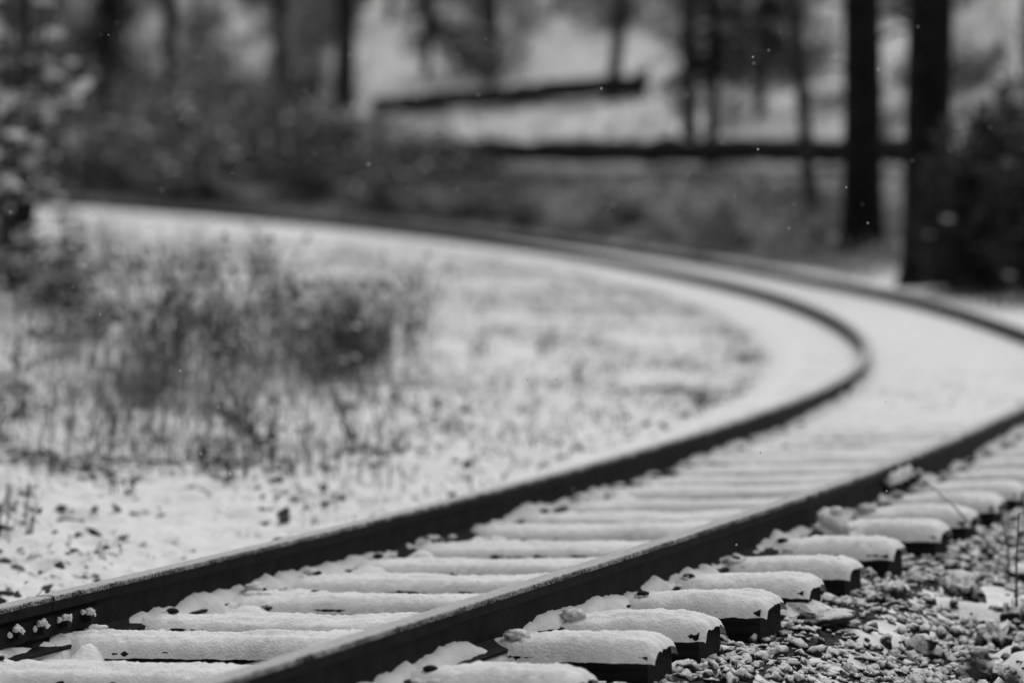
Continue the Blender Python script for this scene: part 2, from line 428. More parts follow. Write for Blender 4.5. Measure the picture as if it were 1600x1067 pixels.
# ------------------------------------------------------------------ ties
def rough_box(L0, L1, w, h):
    """wooden beam, x along its length, top at z=0"""
    nu, V, F = 36, [], []
    prof = [(-w/2, -h), (w/2, -h), (w/2, -.012), (w/2-.012, 0), (-w/2+.012, 0), (-w/2, -.012)]
    n = len(prof)
    for i in range(nu+1):
        x = L0+(L1-L0)*i/nu
        for k, (y, z) in enumerate(prof):
            V.append((x, y+.006*RS.uniform(-1, 1), z+.003*RS.uniform(-1, 1)))
    for i in range(nu):
        for k in range(n):
            k2 = (k+1) % n; F.append((i*n+k, (i+1)*n+k, (i+1)*n+k2, i*n+k2))
    F.append(tuple(range(n))); F.append(tuple(nu*n+k for k in range(n))[::-1])
    return V, F
def snow_cap(L0, L1, w, seed, thick=.052):
    nu, nv = 330, 28
    u = np.linspace(0, 1, nu+1)[:, None]+np.zeros((1, nv+1)); v = np.linspace(-1, 1, nv+1)[None, :]+np.zeros((nu+1, 1))
    x = L0+(L1-L0)*u
    endf = np.clip(np.minimum((x-L0), (L1-x))/.13, 0, 1); endp = np.clip(1-(1-endf)**2.4, 0, 1)**.55
    wob = 1+.05*fbm(x, x*0+seed*3.1, 4, 3, seed)
    hw = (w/2+.006)*wob*(.93+.07*endp)
    prof = np.clip(1-np.abs(v)**2.3, 0, 1)**.72
    hh = thick*(.95+.22*fbm(x, v*.25+seed*5.7, 4, 3, seed+2))*(.12+.88*endp)
    hh = hh*(1+.42*sst(.72, 1.05, np.abs(x)))
    for dr in (-GH, GH):                                  # thinner beside each rail foot
        hh = hh*(1-.1*np.exp(-((x-dr)/.10)**2))
    y = v*hw; z = hh*prof-.024*np.abs(v)**8-.006*(1-endp)**3+.002
    z = z+(.0048*fbm(x, y, 40, 3, seed+4)+.0040*fbm(x, y, 95, 2, seed+14))*(.35+.65*np.clip(prof*4, 0, 1))
    y = y+.004*fbm(x, v*3, 70, 2, seed+15)*np.abs(v)**2
    z = z+.0035*fbm(x, v*2, 22, 3, seed+6)*np.abs(v)**2-.006*np.abs(v)**6+.010*fbm(x, v*1.2, 3, 3, seed+8)*prof
    V = np.stack([x, y, z], -1).reshape(-1, 3)
    ii = np.arange((nu+1)*(nv+1)).reshape(nu+1, nv+1)
    F = np.stack([ii[:-1, :-1], ii[1:, :-1], ii[1:, 1:], ii[:-1, 1:]], -1).reshape(-1, 4)
    return V, F
# (place along the line, how far the right end reaches) read off the photograph for the nearest ones
tie_s = [-3.1, -2.5, -1.88, -1.26, -.64, .06, .56, 1.2, 1.72, 2.32, 2.96, 3.64, 4.22, 4.86]
while tie_s[-1] < 15.5: tie_s.append(tie_s[-1]+.60+RS.uniform(-.05, .05))
ordn = ['first', 'second', 'third', 'fourth', 'fifth', 'sixth', 'seventh', 'eighth', 'ninth', 'tenth', 'eleventh', 'twelfth', 'thirteenth', 'fourteenth', 'fifteenth', 'sixteenth', 'seventeenth', 'eighteenth', 'nineteenth', 'twentieth']
protos = []
for k in range(6):
    protos.append((rough_box(-1.27, 1.27, .226, .17), snow_cap(-1.295, 1.292, .232, 40+7*k, .034+.008*RS.rand())))
tie_mesh = []
vis = 0
for i, s in enumerate(tie_s):
    p = P(s, RS.uniform(-.02, .02)); a = heading(s)-math.pi/2+RS.uniform(-.012, .012)
    o = empty('railway_tie', p, a); o.rotation_euler = (0, -float(bank(s)), a)
    k = i % 6
    if i < 6:
        (V, F), (V2, F2) = protos[k]
        b1 = mesh_obj('beam', V, F, M['wood'], o, smooth=False); b2 = mesh_obj('snow_cap', V2, F2, M['snow'], o)
        sp = []
        for (dx, dy) in ((GH+.088, -.05), (-GH+.088, .045), (GH-.088, .05), (-GH-.088, -.04)):
            mb = MB(); mb.tube([(dx, dy, -.05), (dx, dy, .04)], [.009, .009], 4); mb.blob((dx-.006*(1 if dx > 0 else -1), dy, .042), .018, (1.3, 1, .6), .1, 1)
            q = mb.build('spike', M['steel'], o, smooth=False)
            w = MB(); hz = RS.uniform(.022, .050); w.blob((dx-.012*(1 if dx*(abs(dx)-GH) > 0 else -1), dy, hz), RS.uniform(.014, .027), (1.7, 1.3, .75), .3, 2)
            for q3 in range(7): w.blob((dx+RS.uniform(-.09, .06), dy+RS.uniform(-.06, .06), hz-.02), RS.uniform(.010, .024), (1.3, 1.3, .7), .3, 1)
            w2 = w.build('snow_clump', M['snow'], q)
            sp.append((q, w2))
        tie_mesh.append((b1, b2, sp))
    else:
        b1, b2, sp = tie_mesh[k]
        for src in (b1, b2):
            c = src.copy(); C.objects.link(c); c.parent = o
        if s < 10:
            for q, w in sp:
                c = q.copy(); C.objects.link(c); c.parent = o
                e = w.copy(); C.objects.link(e); e.parent = c
    if s > -.9:
        n = vis; vis += 1
        lab = ('dark tie with thick snow cap, %s from the bottom edge counted at right' % ordn[n]) if n < 12 else \
              ('tie almost buried in snow between the rails, %s from the bottom edge' % ordn[n]) if n < 20 else \
              'tie buried under snow where the track begins to curve'
    else:
        lab = 'tie with a thick snow cap crossing the bottom left corner between the rails'
    tag(o, lab, 'railway tie', 'snow capped railway ties')

# ------------------------------------------------------------------ ballast stones
def stones(name, pts, rad, sub, flat, mat):
    V0, F0 = ICO[sub]; n = len(pts); k = len(V0)
    J = 1+RS.uniform(-.46, .46, (n, k)); sc = RS.uniform(.5, 1.4, (n, 3)); sc[:, 2] *= flat
    th = RS.uniform(0, 6.28, n); ct, st = np.cos(th), np.sin(th)
    W = V0[None]*J[:, :, None]*sc[:, None, :]*rad[:, None, None]
    tl = RS.uniform(-.5, .5, n); c2, s2 = np.cos(tl), np.sin(tl)
    y2 = W[:, :, 1]*c2[:, None]-W[:, :, 2]*s2[:, None]; z2 = W[:, :, 1]*s2[:, None]+W[:, :, 2]*c2[:, None]
    x3 = W[:, :, 0]*ct[:, None]-y2*st[:, None]; y3 = W[:, :, 0]*st[:, None]+y2*ct[:, None]
    V = np.stack([x3+pts[:, 0:1], y3+pts[:, 1:2], z2+pts[:, 2:3]], -1).reshape(-1, 3)
    F = (F0[None]+(np.arange(n)*k)[:, None, None]).reshape(-1, 3)
    return V, F
def scatter(n, dlo, dhi, slo, shi, keep=None):
    d = RS.uniform(dlo, dhi, n); s = RS.uniform(slo, shi, n)
    q = P(s, d).T; 
    m = np.ones(n, bool)
    for t in tie_s:
        m &= ~((abs(s-t) < .10) & (abs(d) < 1.26))
    for r in (-GH, GH): m &= (abs(d-r) > .085) & ~((d-r > 0) & (d-r < .21))
    if keep is not None: m &= keep(q[:, 0], q[:, 1], d, s)
    q = q[m]; q[:, 2] = ground_h(q[:, 0], q[:, 1]); return q
allV, allF, off = [], [], 0
def addst(q, r, sub, flat):
    global off
    q = q.copy(); q[:, 2] += r*.15
    V, F = stones('s', q, r, sub, flat, None); allV.append(V); allF.append(F+off); off += len(V)
lumpm = lambda x, y: sst(.02, .40, fbm(x, y, 3.2, 4, 88))
q = scatter(21000, 1.27, 4.0, -2.6, 5.5, lambda x, y, d, s: RS.rand(len(x)) > .9*lumpm(x, y)); addst(q, .006+.022*RS.rand(len(q))**2.2, 1, .85)
q = scatter(7000, 1.27, 5.0, 5.5, 12.5, lambda x, y, d, s: RS.rand(len(x)) > .9*lumpm(x, y)); addst(q, .016+.02*RS.rand(len(q)), 0, .7)
q = scatter(5200, -1.3, 1.38, -4, 5, lambda x, y, d, s: (RS.rand(len(x)) < .35+.65*sst(-.5, -.15, d))); addst(q, .012+.018*RS.rand(len(q)), 1, .75)
q = scatter(1500, -1.3, 1.38, 4.5, 8, lambda x, y, d, s: (s < 8)); addst(q, .012+.016*RS.rand(len(q)), 0, .7)
q = scatter(40, 1.5, 4, -2, 6); addst(q, .05+.05*RS.rand(len(q)), 2, .6)
# a few larger stones at the tie ends
big = np.array([at_ground(x, y) for x, y in ((1275, 985), (1180, 1000), (1330, 905), (1395, 955), (1060, 1055), (1505, 960), (1440, 1030), (1585, 985))])
addst(big, np.array([.11, .06, .05, .07, .06, .08, .07, .06]), 2, .65)
o = mesh_obj('ballast_stones', np.concatenate(allV), np.concatenate(allF), M['stone'], smooth=True)
tag(o, 'snow dusted ballast stones between and beside the ties', 'ballast', kind='stuff')

# rounded clump of snow standing against the outer rail
cl = at_ground(1253, 815); mb = MB()
cp = P(s_at_px(GH, 1258, .08), GH+.10, .09)
for k in range(16):
    t = k/15; mb.blob(cp+np.array([.11*t*t+.012*RS.normal(), -.06*t+.01*RS.normal(), .012-.10*t]), .020+.022*t*RS.rand()+.006*RS.rand(), (1.2, 1, .9), .25, 2)
tag(mb.build('snow_clump', M['snow']), 'rounded upright clump of snow standing against the nearest rail', 'snow clump')

# ------------------------------------------------------------------ dry grass, dead leaves (stuff)
def blades(pts, hlo, hhi, w, l0=.05, l1=.75):
    n = len(pts); h = RS.uniform(hlo, hhi, n); a = RS.uniform(0, 6.28, n); l = RS.uniform(l0, l1, n)*h; la = RS.uniform(0, 6.28, n)
    u = np.stack([np.cos(a), np.sin(a), 0*a], 1)*(w*RS.uniform(.6, 1.4, n))[:, None]
    lean = np.stack([np.cos(la)*l, np.sin(la)*l, 0*a], 1); up = np.stack([0*h, 0*h, h], 1)
    V = np.stack([pts-u, pts+u, pts+lean*.35+up*.6+u*.7, pts+lean*.35+up*.6-u*.7, pts+lean+up*.95], 1).reshape(-1, 3)
    b = np.arange(n)*5
    F = np.stack([b, b+1, b+2, b+3], 1).tolist()+np.stack([b+3, b+2, b+4], 1).tolist()
    return V, F
def pts_in(n, xlo, xhi, ylo, yhi, keep):
    x = RS.uniform(xlo, xhi, n); y = RS.uniform(ylo, yhi, n); d, s = ds_of(x, y)
    m = keep(x, y, d, s); x, y, d, s = x[m], y[m], d[m], s[m]
    return np.stack([x, y, ground_h(x, y, d, s)-.01], 1)
V, F = [], []; o_ = 0
def addb(p, *a):
    global o_
    v, f = blades(p, *a); V.append(v); F.extend([tuple(i+o_ for i in q) for q in f]); o_ += len(v)
addb(pts_in(34000, -9, 4.2, 16, 52, lambda x, y, d, s: (d < -1.6) & (fbm(x, y, .8, 3, 5) > -.3)), .02, .12, .006, .3, 2.)
addb(pts_in(6000, -5, 2.5, 9.5, 19, lambda x, y, d, s: (d < -1.5) & (fbm(x, y, 1.3, 3, 6) > .12)), .02, .09, .0035, .4, 2.)
addb(pts_in(4500, -5.6, -.3, 16.5, 28, lambda x, y, d, s: (d < -2.2) & (x < -.6-.05*(y-18)) & (fbm(x, y, .9, 2, 8) > -.1)), .12, .55, .004)
go = mesh_obj('grass', np.concatenate(V), F, M['grass'], smooth=False)
tag(go, 'dry grass stubble poking through snow inside the curve', 'grass', kind='stuff')
V, F = [], []; o_ = 0
addb(pts_in(42000, -22, 12, 30, 84, lambda x, y, d, s: (d > 1.75) & (d < 13) & (fbm(x, y, .5, 3, 15) > -.15)), .08, .36, .012)
uo = mesh_obj('undergrowth', np.concatenate(V), F, M['under'], smooth=False)
tag(uo, 'rough dry undergrowth on the bank behind the track', 'undergrowth', kind='stuff')
mb = MB()
for p in pts_in(1500, -5, 1.8, 9.0, 21, lambda x, y, d, s: (d < -1.5) & (fbm(x, y, 1.6, 2, 16) > -.1)):
    r = .006+.03*RS.rand()**2; a = RS.uniform(0, 6.28)
    u = np.array([math.cos(a), math.sin(a), RS.uniform(-.3, .5)])*r*1.3; v = np.array([-math.sin(a), math.cos(a), RS.uniform(.2, 1.2)])*r
    mb.quad(p+np.array([0, 0, .02]), u, v)
for p in pts_in(1100, -4, 1.2, 8.6, 15, lambda x, y, d, s: (d < -1.5) & (fbm(x, y, 1.4, 2, 19) > -.15)):
    r = .003+.012*RS.rand()**2; a = RS.uniform(0, 6.28)
    mb.quad(p+np.array([0, 0, .012]), np.array([math.cos(a), math.sin(a), .2])*r*1.6, np.array([-math.sin(a), math.cos(a), RS.uniform(.2, 1.)])*r)
for p in pts_in(260, -5, 2.2, 8.6, 24, lambda x, y, d, s: (d < -1.6)):
    for q in range(RS.randint(1, 5)): mb.blob(p+np.array([RS.normal(0, .03), RS.normal(0, .03), .012]), RS.uniform(.006, .02), (1.5, 1.1, .6), .4, 0)
lo = mb.build('dead_leaves', M['litter'], smooth=False)
tag(lo, 'small dark dead leaves and clods lying in the snow left of the track', 'dead leaves', kind='stuff')

# ------------------------------------------------------------------ plants: prototypes
def rot_dir(a, el): return np.array([math.cos(a)*math.cos(el), math.sin(a)*math.cos(el), math.sin(el)])
def bush_mesh(h, r, stems, subs, leaves, seed, tw=.006, lsize=.03, droop=0.):
    rs = np.random.RandomState(seed); tb, lb = MB(), MB()
    for i in range(stems):
        a = rs.uniform(0, 6.28); rr = r*.35*math.sqrt(rs.rand()); b = np.array([math.cos(a)*rr, math.sin(a)*rr, -.05])
        a2 = a+rs.uniform(-.6, .6); out = r*rs.uniform(.3, 1.); hh = h*rs.uniform(.55, 1.)
        pts = [b+np.array([math.cos(a2)*out*t**1.4, math.sin(a2)*out*t**1.4, hh*(t-droop*t**3)])+rs.normal(0, .02*h, 3)*(t > 0) for t in (0, .25, .5, .75, 1.)]
        tb.tube(pts, [tw*1.6, tw*1.4, tw*1.1, tw*.8, tw*.4], 3, False)
        for j in range(subs):
            t = rs.uniform(.25, 1); k = min(3, int(t*4)); f = t*4-k
            c = pts[k]*(1-f)+pts[k+1]*f
            dr = rot_dir(rs.uniform(0, 6.28), rs.uniform(-.1-.5*droop, 1.1)); L = h*rs.uniform(.12, .35)
            e = c+dr*L; m_ = (c+e)/2+rs.normal(0, .03*h, 3)
            tb.tube([c, m_, e], [tw*.7, tw*.5, tw*.3], 3, False)
            for q in range(leaves):
                t2 = rs.uniform(.2, 1.1); pp = c+(e-c)*t2+rs.normal(0, .04*h, 3)
                u = rot_dir(rs.uniform(0, 6.28), rs.uniform(-.8, .8)); v = np.cross(u, rot_dir(rs.uniform(0, 6.28), rs.uniform(-1, 1)))
                sz = lsize*rs.uniform(.6, 1.4); lb.quad(pp, u*sz, v*sz*.6)
    return tb, lb
def snowbits(tb, n, r, seed):
    """lumps of snow caught on twigs"""
    rs = np.random.RandomState(seed); mb = MB(); V = np.array(tb.V); V = V[V[:, 2] > .2*V[:, 2].max()]
    for i in range(n):
        p = V[rs.randint(len(V))]; mb.blob(p+np.array([0, 0, r*.3]), r*rs.uniform(.4, 1.), (1.5, 1.5, .6), .3, 0)
    return mb
class Kind:
    """one prototype plant: parts are built on first use, then copied"""
    def __init__(self, name, parts): self.name, self.parts, self.src = name, parts, None
    def put(self, loc, rz, sc, label, cat, group):
        o = empty(self.name, loc, rz); o.scale = (sc, sc, sc)
        if self.src is None:
            self.src = [m.build(n, mat, o, smooth=False) for n, m, mat in self.parts if m.F]
            for q in self.src:
                if q.name.startswith('snow'): q['kind'] = 'stuff'
        else:
            for q in self.src:
                c = q.copy(); C.objects.link(c); c.parent = o
        return tag(o, label, cat, group)
brush, pale, saps = [], [], []
for k in range(5):
    tb, lb = bush_mesh(1.3, 1.0, 34, 7, 4, 100+k, .008, .045)
    brush.append(Kind('bare_bush', [('branches', tb, M['twig']), ('foliage', lb, M['twig']), ('snow', snowbits(tb, 44, .06, 300+k), M['snow_far'])]))
for k in range(4):
    tb, lb = bush_mesh(.8, .8, 30, 6, 3, 120+k, .006, .04)
    pale.append(Kind('dry_shrub', [('branches', tb, M['twig_pale']), ('foliage', lb, M['twig_pale'])]))
for k in range(4):
    tb, lb = bush_mesh(2.6, 1.1, 12, 9, 1, 140+k, .010, .04)
    saps.append(Kind('sapling', [('branches', tb, M['twig']), ('foliage', lb, M['twig'])]))
def weed_mesh(h, r, n, seed, heads=3):
    rs = np.random.RandomState(seed); tb, hb = MB(), MB()
    for i in range(n):
        a = rs.uniform(0, 6.28); rr = r*math.sqrt(rs.rand()); b = np.array([math.cos(a)*rr, math.sin(a)*rr, -.03])
        hh = h*rs.uniform(.5, 1); l = rs.normal(0, .12, 2)*hh
        pts = [b+np.array([l[0]*t*t, l[1]*t*t, hh*t]) for t in (0, .35, .7, 1.)]
        tb.tube(pts, [.005, .0045, .0035, .002], 3, False)
        for j in range(heads):
            t = rs.uniform(.45, 1.); p = b+np.array([l[0]*t*t, l[1]*t*t, hh*t]); d = rot_dir(rs.uniform(0, 6.28), rs.uniform(.2, 1))*hh*.13
            tb.tube([p, p+d], [.003, .0015], 3, False)
            if rs.rand() < .75: hb.blob(p+d, rs.uniform(.008, .022), (1, 1, 1.4), .4, 0)
        for j in range(4):
            t = rs.uniform(.1, .8); p = b+np.array([l[0]*t*t, l[1]*t*t, hh*t])
            u = rot_dir(rs.uniform(0, 6.28), -.6)*rs.uniform(.02, .05); hb.quad(p+u, u, np.cross(u, (0, 0, 1.))*.3+np.array([0, 0, .006]))
    return tb, hb
weeds = []
for k in range(5):
    tb, hb = weed_mesh(1.05, .34, 13, 200+k); weeds.append(Kind('dead_weed', [('stalks', tb, M['weed']), ('foliage', hb, M['seed']), ('snow', snowbits(tb, 9, .026, 400+k), M['snow_far'])]))  # the part built from hb is seed heads together with dry leaves
lows = []
for k in range(4):
    tb, hb = weed_mesh(.45, .18, 9, 230+k, 2); lows.append(Kind('low_weed', [('stalks', tb, M['weed']), ('foliage', hb, M['seed'])]))  # low weeds too: hb mixes seed heads and dry leaves

# dead weeds inside the curve
def put_px(kinds, px, py, sc, label, cat, group):
    p = at_ground(px, py); k = kinds[RS.randint(len(kinds))]
    k.put((p[0], p[1], p[2]), RS.uniform(0, 6.28), sc, label, cat, group)
kk = 0
while kk < 34:
    px = RS.uniform(0, 690); py = RS.uniform(430, 660)
    if float(vn(px/60, py/38, 5)) < .54 or RS.rand() < sst(470, 700, px): continue
    kk += 1
    if px > 480: py = RS.uniform(500, 600)
    put_px(weeds, px, py, RS.uniform(.25, .8), 'tall dead weed with dark seed heads in the thicket inside the curve', 'weed', 'tall dead weeds inside the curve')
for i in range(9):
    put_px(weeds, RS.uniform(200, 640), RS.uniform(490, 620), RS.uniform(.3, .75), 'tall dead weed with dark seed heads in the thicket inside the curve', 'weed', 'tall dead weeds inside the curve')
for (px, py, sc) in ((285, 560, 1.0), (312, 600, 1.0), (215, 640, .9), (235, 600, .95), (480, 620, .9), (540, 585, .7), (600, 570, .45), (405, 560, 1.1), (130, 560, .9)):
    put_px(weeds, px, py, sc, 'tall dead weed with dark seed heads in the thicket inside the curve', 'weed', 'tall dead weeds inside the curve')
for (px, py) in ((500, 602), (572, 572), (215, 640), (300, 520), (550, 570), (250, 600), (150, 520)):
    put_px(brush, px, py, RS.uniform(.13, .23), 'small dark twiggy bush among the dead weeds inside the curve', 'bush', 'small dark bushes among the weeds')
for i in range(52):
    px = RS.uniform(0, 720); py = RS.uniform(630, 830-.2*px)
    put_px(lows, px, py, RS.uniform(.12, .5), 'low dead weed sticking out of the snow left of the track', 'weed', 'low dead weeds left of the track')
for (px, py, sc) in ((1100, 640, .45), (850, 560, .5), (745, 560, .5), (905, 600, .45), (1150, 545, .4)):
    put_px(lows, px, py, sc, 'low dead weed on the snowy grass at the inside of the bend', 'weed', 'low dead weeds at the bend')
put_px(lows, 395, 712, .62, 'upright dark weed stub alone in the snow above the left rail', 'weed', None)
put_px(lows, 20, 845, .5, 'dark weed tuft beside the left rail at the left edge', 'weed', None)

# brush on the bank behind the track
def track_y(px): return np.interp(px, [100, 250, 400, 560, 700, 800, 900, 1050, 1200, 1300, 1450, 1600], [311, 316, 326, 342, 354, 362, 371, 397, 414, 430, 458, 480])
G1 = 'dark bushes on the bank behind the far track'
def put_h(kinds, hh, px, py, hpx, label, cat, group):
    """hpx: how tall it is in the picture"""
    p = at_ground(px, py); k = kinds[RS.randint(len(kinds))]
    k.put((p[0], p[1], p[2]), RS.uniform(0, 6.28), hpx*p[1]/FPX/hh, label, cat, group)
for i in range(100):
    px = RS.uniform(100, 740); ty = track_y(px); top = np.interp(px, [100, 300, 600, 740], [165, 170, 205, 235])
    py = ty-3-(ty-top-60)*RS.rand()**1.3
    if RS.rand() < .36:
        put_h(pale, .78, px, py, RS.uniform(28, 62), 'pale dry shrub among the dark thicket behind the far track', 'shrub', 'pale shrubs in the dark thicket')
        continue
    put_h(brush, 1.2, px, py, max(26, RS.uniform(.25, 1.3)*min(100, py-top)), 'dark leafless bush in the thicket behind the far track', 'bush', G1)
for i in range(6):
    px = RS.uniform(110, 720); put_h(saps, 2.5, px, track_y(px)-RS.uniform(8, 90), RS.uniform(80, 170), 'bare twiggy sapling rising out of the dark thicket behind the far track', 'sapling', 'saplings in the dark thicket')
G2 = 'pale dry shrubs under the long fallen log'
for i in range(66):
    px = RS.uniform(690, 1480); py = track_y(px)-3-RS.rand()*(track_y(px)-292)
    if (abs(px-1347) < 62 or abs(px-1447) < 75 or abs(px-1272) < 24) and py > 335: continue
    if 1378 < px < 1424 and py < 400: continue
    put_h(pale, .78, px, py, min(95, max(26, RS.uniform(.6, 1.)*(py-272))), 'pale dry shrub on the bank between far track and long log', 'shrub', G2)
for i in range(24):
    px = RS.uniform(700, 1300); py = track_y(px)-3-RS.rand()*(track_y(px)-292)
    put_h(brush, 1.2, px, py, min(70, max(22, RS.uniform(.4, .9)*(py-268))), 'dark leafless bush in the thicket behind the far track', 'bush', G1)
G3 = 'bare saplings on the wooded hill'
cnt = 0
while cnt < 125:
    px = RS.uniform(-60, 1660); py = RS.uniform(5, 215)
    if 570 < px < 1060 and py > 55 and not (690 < px < 790 and py < 130): continue
    if 780 < px < 1060 and RS.rand() < .5: continue
    if 1060 <= px < 1340 and 130 < py and RS.rand() < .5: continue
    if px > 1375 and RS.rand() < .6: continue
    if 200 < px < 570 and 40 < py < 150 and RS.rand() < .6: continue
    lab = 'bare twiggy sapling growing on the snowy hill among the trunks'
    if px > 800 and RS.rand() < .5: put_h(pale, .78, px, py, RS.uniform(30, 75), 'pale dry shrub on the snowy hill among the trunks', 'shrub', 'pale shrubs on the wooded hill')
    elif RS.rand() < .5: put_h(saps, 2.5, px, py, RS.uniform(90, 190), lab, 'sapling', G3)
    else: put_h(brush, 1.2, px, py, RS.uniform(40, 100), 'dark leafless bush on the snowy hill among the trunks', 'bush', 'dark bushes on the wooded hill')
    cnt += 1

# ------------------------------------------------------------------ trees
def bare_tree(px0, px1, pyb, wpx, H, mat, label, seed, low=None, D=None, flare=1.3):
    """px1 is where the trunk stands, px0 where it leaves the top of the picture"""
    rs = np.random.RandomState(seed)
    b = at_ground(px1, pyb) if D is None else None
    if b is None:
        b = at_depth(px1, 60, D); b[2] = float(ground_h(b[:1], b[1:2])[0])
    Dm = b[1]; r = wpx/2*Dm/FPX
    top = at_depth(px0, 0, Dm); sl = (top[0]-b[0])/max(.5, top[2]-b[2])
    o = empty('bare_tree', b)
    tb = MB(); zs = [-.25, .0, .25, .8, 2, 3.5, 5.5, 8, H*.85, H]
    rr = [r*flare*1.15, r*flare, r*1.12, r*1.03, r, r*.95, r*.85, r*.65, r*.35, r*.08]
    wob = rs.normal(0, .10, (len(zs), 2))
    cx = lambda z, i: np.array([sl*z*(1 if z < 5 else 1)+(wob[i][0]*min(1, max(0, (z-4)/3))), wob[i][1]*min(1, max(0, z/4)), z])
    pts = [cx(z, i) for i, z in enumerate(zs)]
    tb.tube(pts, rr, 12)
    V = np.array(tb.V); jit = 1+.06*fbm(V[:, 0]*9+seed, V[:, 2]*2.5+V[:, 1]*9, 1, 3, seed)
    tb.V = list(V)
    tb.build('trunk', mat, o)
    lb = MB()
    nl = 15
    for k in range(nl):
        z = rs.uniform(4.2, H*.95); i = np.searchsorted(zs, z)-1; f = (z-zs[i])/(zs[i+1]-zs[i]); c = pts[i]*(1-f)+pts[i+1]*f
        a = rs.uniform(0, 6.28); L = rs.uniform(1., 2.8)*(1.1-z/H*.6); d = rot_dir(a, rs.uniform(.2, .9))
        e = c+d*L; m_ = (c+e)/2+rs.normal(0, .12, 3); r0 = max(.02, r*.32*(1-z/H*.6))
        lb.tube([c, m_, e], [r0, r0*.6, r0*.2], 5, False)
        for j in range(6):
            t = rs.uniform(.25, 1); c2 = c+(e-c)*t; d2 = rot_dir(a+rs.uniform(-1.2, 1.2), rs.uniform(-.1, 1.)); L2 = L*rs.uniform(.2, .5)
            lb.tube([c2, c2+d2*L2*.5+rs.normal(0, .05, 3), c2+d2*L2], [r0*.35, r0*.22, r0*.08], 3, False)
    lb.build('crown', mat, o)
    if low:
        for (z, a, L, r0) in low:
            mb = MB(); c = np.array([sl*z, 0, z]); d = rot_dir(a, .25)
            mb.tube([c, c+d*L*.5+np.array([0, 0, .1]), c+d*L], [r0, r0*.7, r0*.3], 5, False); mb.build('limb', mat, o)
    tag(o, label, 'tree', 'bare trees on the wooded hill')
    return o
bare_tree(1452, 1447, 447, 74, 17, M['bark_black'], 'broad black trunk behind the rail at right, beside the dark evergreen shrub', 1, [(3.1, 3.6, 1.0, .05)])
bare_tree(1349, 1347, 385, 62, 17, M['bark_black'], 'black trunk just left of the broadest trunk at right, low branches', 2, [(2.9, .4, 1.2, .06), (2.4, 3.3, .7, .05), (3.3, 3.5, 1., .05)])
bare_tree(1241, 1272, 385, 21, 11, M['bark'], 'thin dark trunk leaning left, crossing the long log', 3)
bare_tree(971, 957, 158, 21, 14, M['bark'], 'slim leaning trunk standing beside the upturned end of the upper log', 4)
bare_tree(765, 765, 116, 27, 15, M['bark'], 'dark straight trunk rising behind the middle of the upper log', 5)
bare_tree(541, 538, 168, 31, 15, M['bark'], 'dark trunk left of the snow clearing, at the upper log\'s left', 6)
bare_tree(437, 438, 165, 22, 14, M['bark'], 'medium trunk above the dark thicket, next left of the clearing trunk', 7)
bare_tree(264, 265, 172, 22, 15, M['bark'], 'dark trunk above the dark thicket at upper left, between pale gaps', 8)
bare_tree(178, 182, 130, 36, 16, M['bark'], 'wide shadowy trunk at upper left, behind the snowy shrub', 9)
bare_tree(1074, 1078, 232, 23, 15, M['bark'], 'slender trunk at the long log, left of the hanging evergreen boughs', 10)
bare_tree(1606, 1604, 150, 18, 13, M['bark'], 'trunk cut by the right edge above the evergreen shrub', 11)
bare_tree(36, 41, 452, 19, 9, M['bark'], 'dark stem standing in the snowy shrub at the left edge', 14)
bare_tree(306, 306, 60, 11, 11, M['bark'], 'thin far trunk at upper left, right of the dark trunk', 12)
bare_tree(870, 868, 25, 10, 12, M['bark_grey'], 'thin pale far trunk near the top centre', 13)
for k in range(24):
    px = RS.uniform(-150, 1750)
    bare_tree(px+RS.uniform(-6, 6), px, RS.uniform(-60, 42), RS.uniform(8, 22), RS.uniform(10, 15), M['bark'] if RS.rand() < .7 else M['bark_grey'], 'far trunk high on the snowy hill behind the other trees', 300+k)

# evergreen trees whose boughs hang into the picture
def evergreen(px, D, H, ylow, rad, seed, label):
    rs = np.random.RandomState(seed); b = at_depth(px, ylow, D); zl = b[2]; b[2] = float(ground_h(b[:1], b[1:2])[0]); zlow = max(.3, zl-b[2]); H += zlow-2
    o = empty('evergreen_tree', b); tb = MB(); tb.tube([(0, 0, -.2), (0, 0, H*.5), (.1, 0, H)], [.13, .09, .02], 8); tb.build('trunk', M['bark'], o)
    fb = MB()
    for k in range(100):
        z = zlow+(H-zlow)*rs.rand()**1.3; a = rs.uniform(0, 6.28); L = rad*(1-(z-zlow)/(H-zlow+.3))*rs.uniform(.6, 1.1)+.15
        for j in range(30):
            t = rs.rand(); p = np.array([math.cos(a)*L*t, math.sin(a)*L*t, z+.15-.55*t*t*L])+rs.normal(0, .07, 3)
            u = rot_dir(a+rs.uniform(-1, 1), rs.uniform(-.7, .1))*rs.uniform(.05, .12); v = np.cross(u, rot_dir(rs.uniform(0, 6.28), .8))*.5
            fb.quad(p, u, v)
    fb.build('crown', M['leaf'], o, smooth=False)
    tag(o, label, 'tree', 'evergreen trees on the hill')
evergreen(1115, 62, 7.5, 128, .95, 5, 'dark young evergreen with boughs hanging right of the slender trunk')
evergreen(1190, 68, 7.5, 90, .8, 6, 'dark evergreen with boughs between the thin leaning trunk and slender trunk')
evergreen(165, 84, 8, 118, .9, 7, 'dark evergreen by the wide shadowy trunk at upper left')
evergreen(668, 88, 8, 70, .8, 8, 'evergreen high on the hill above the snow clearing')

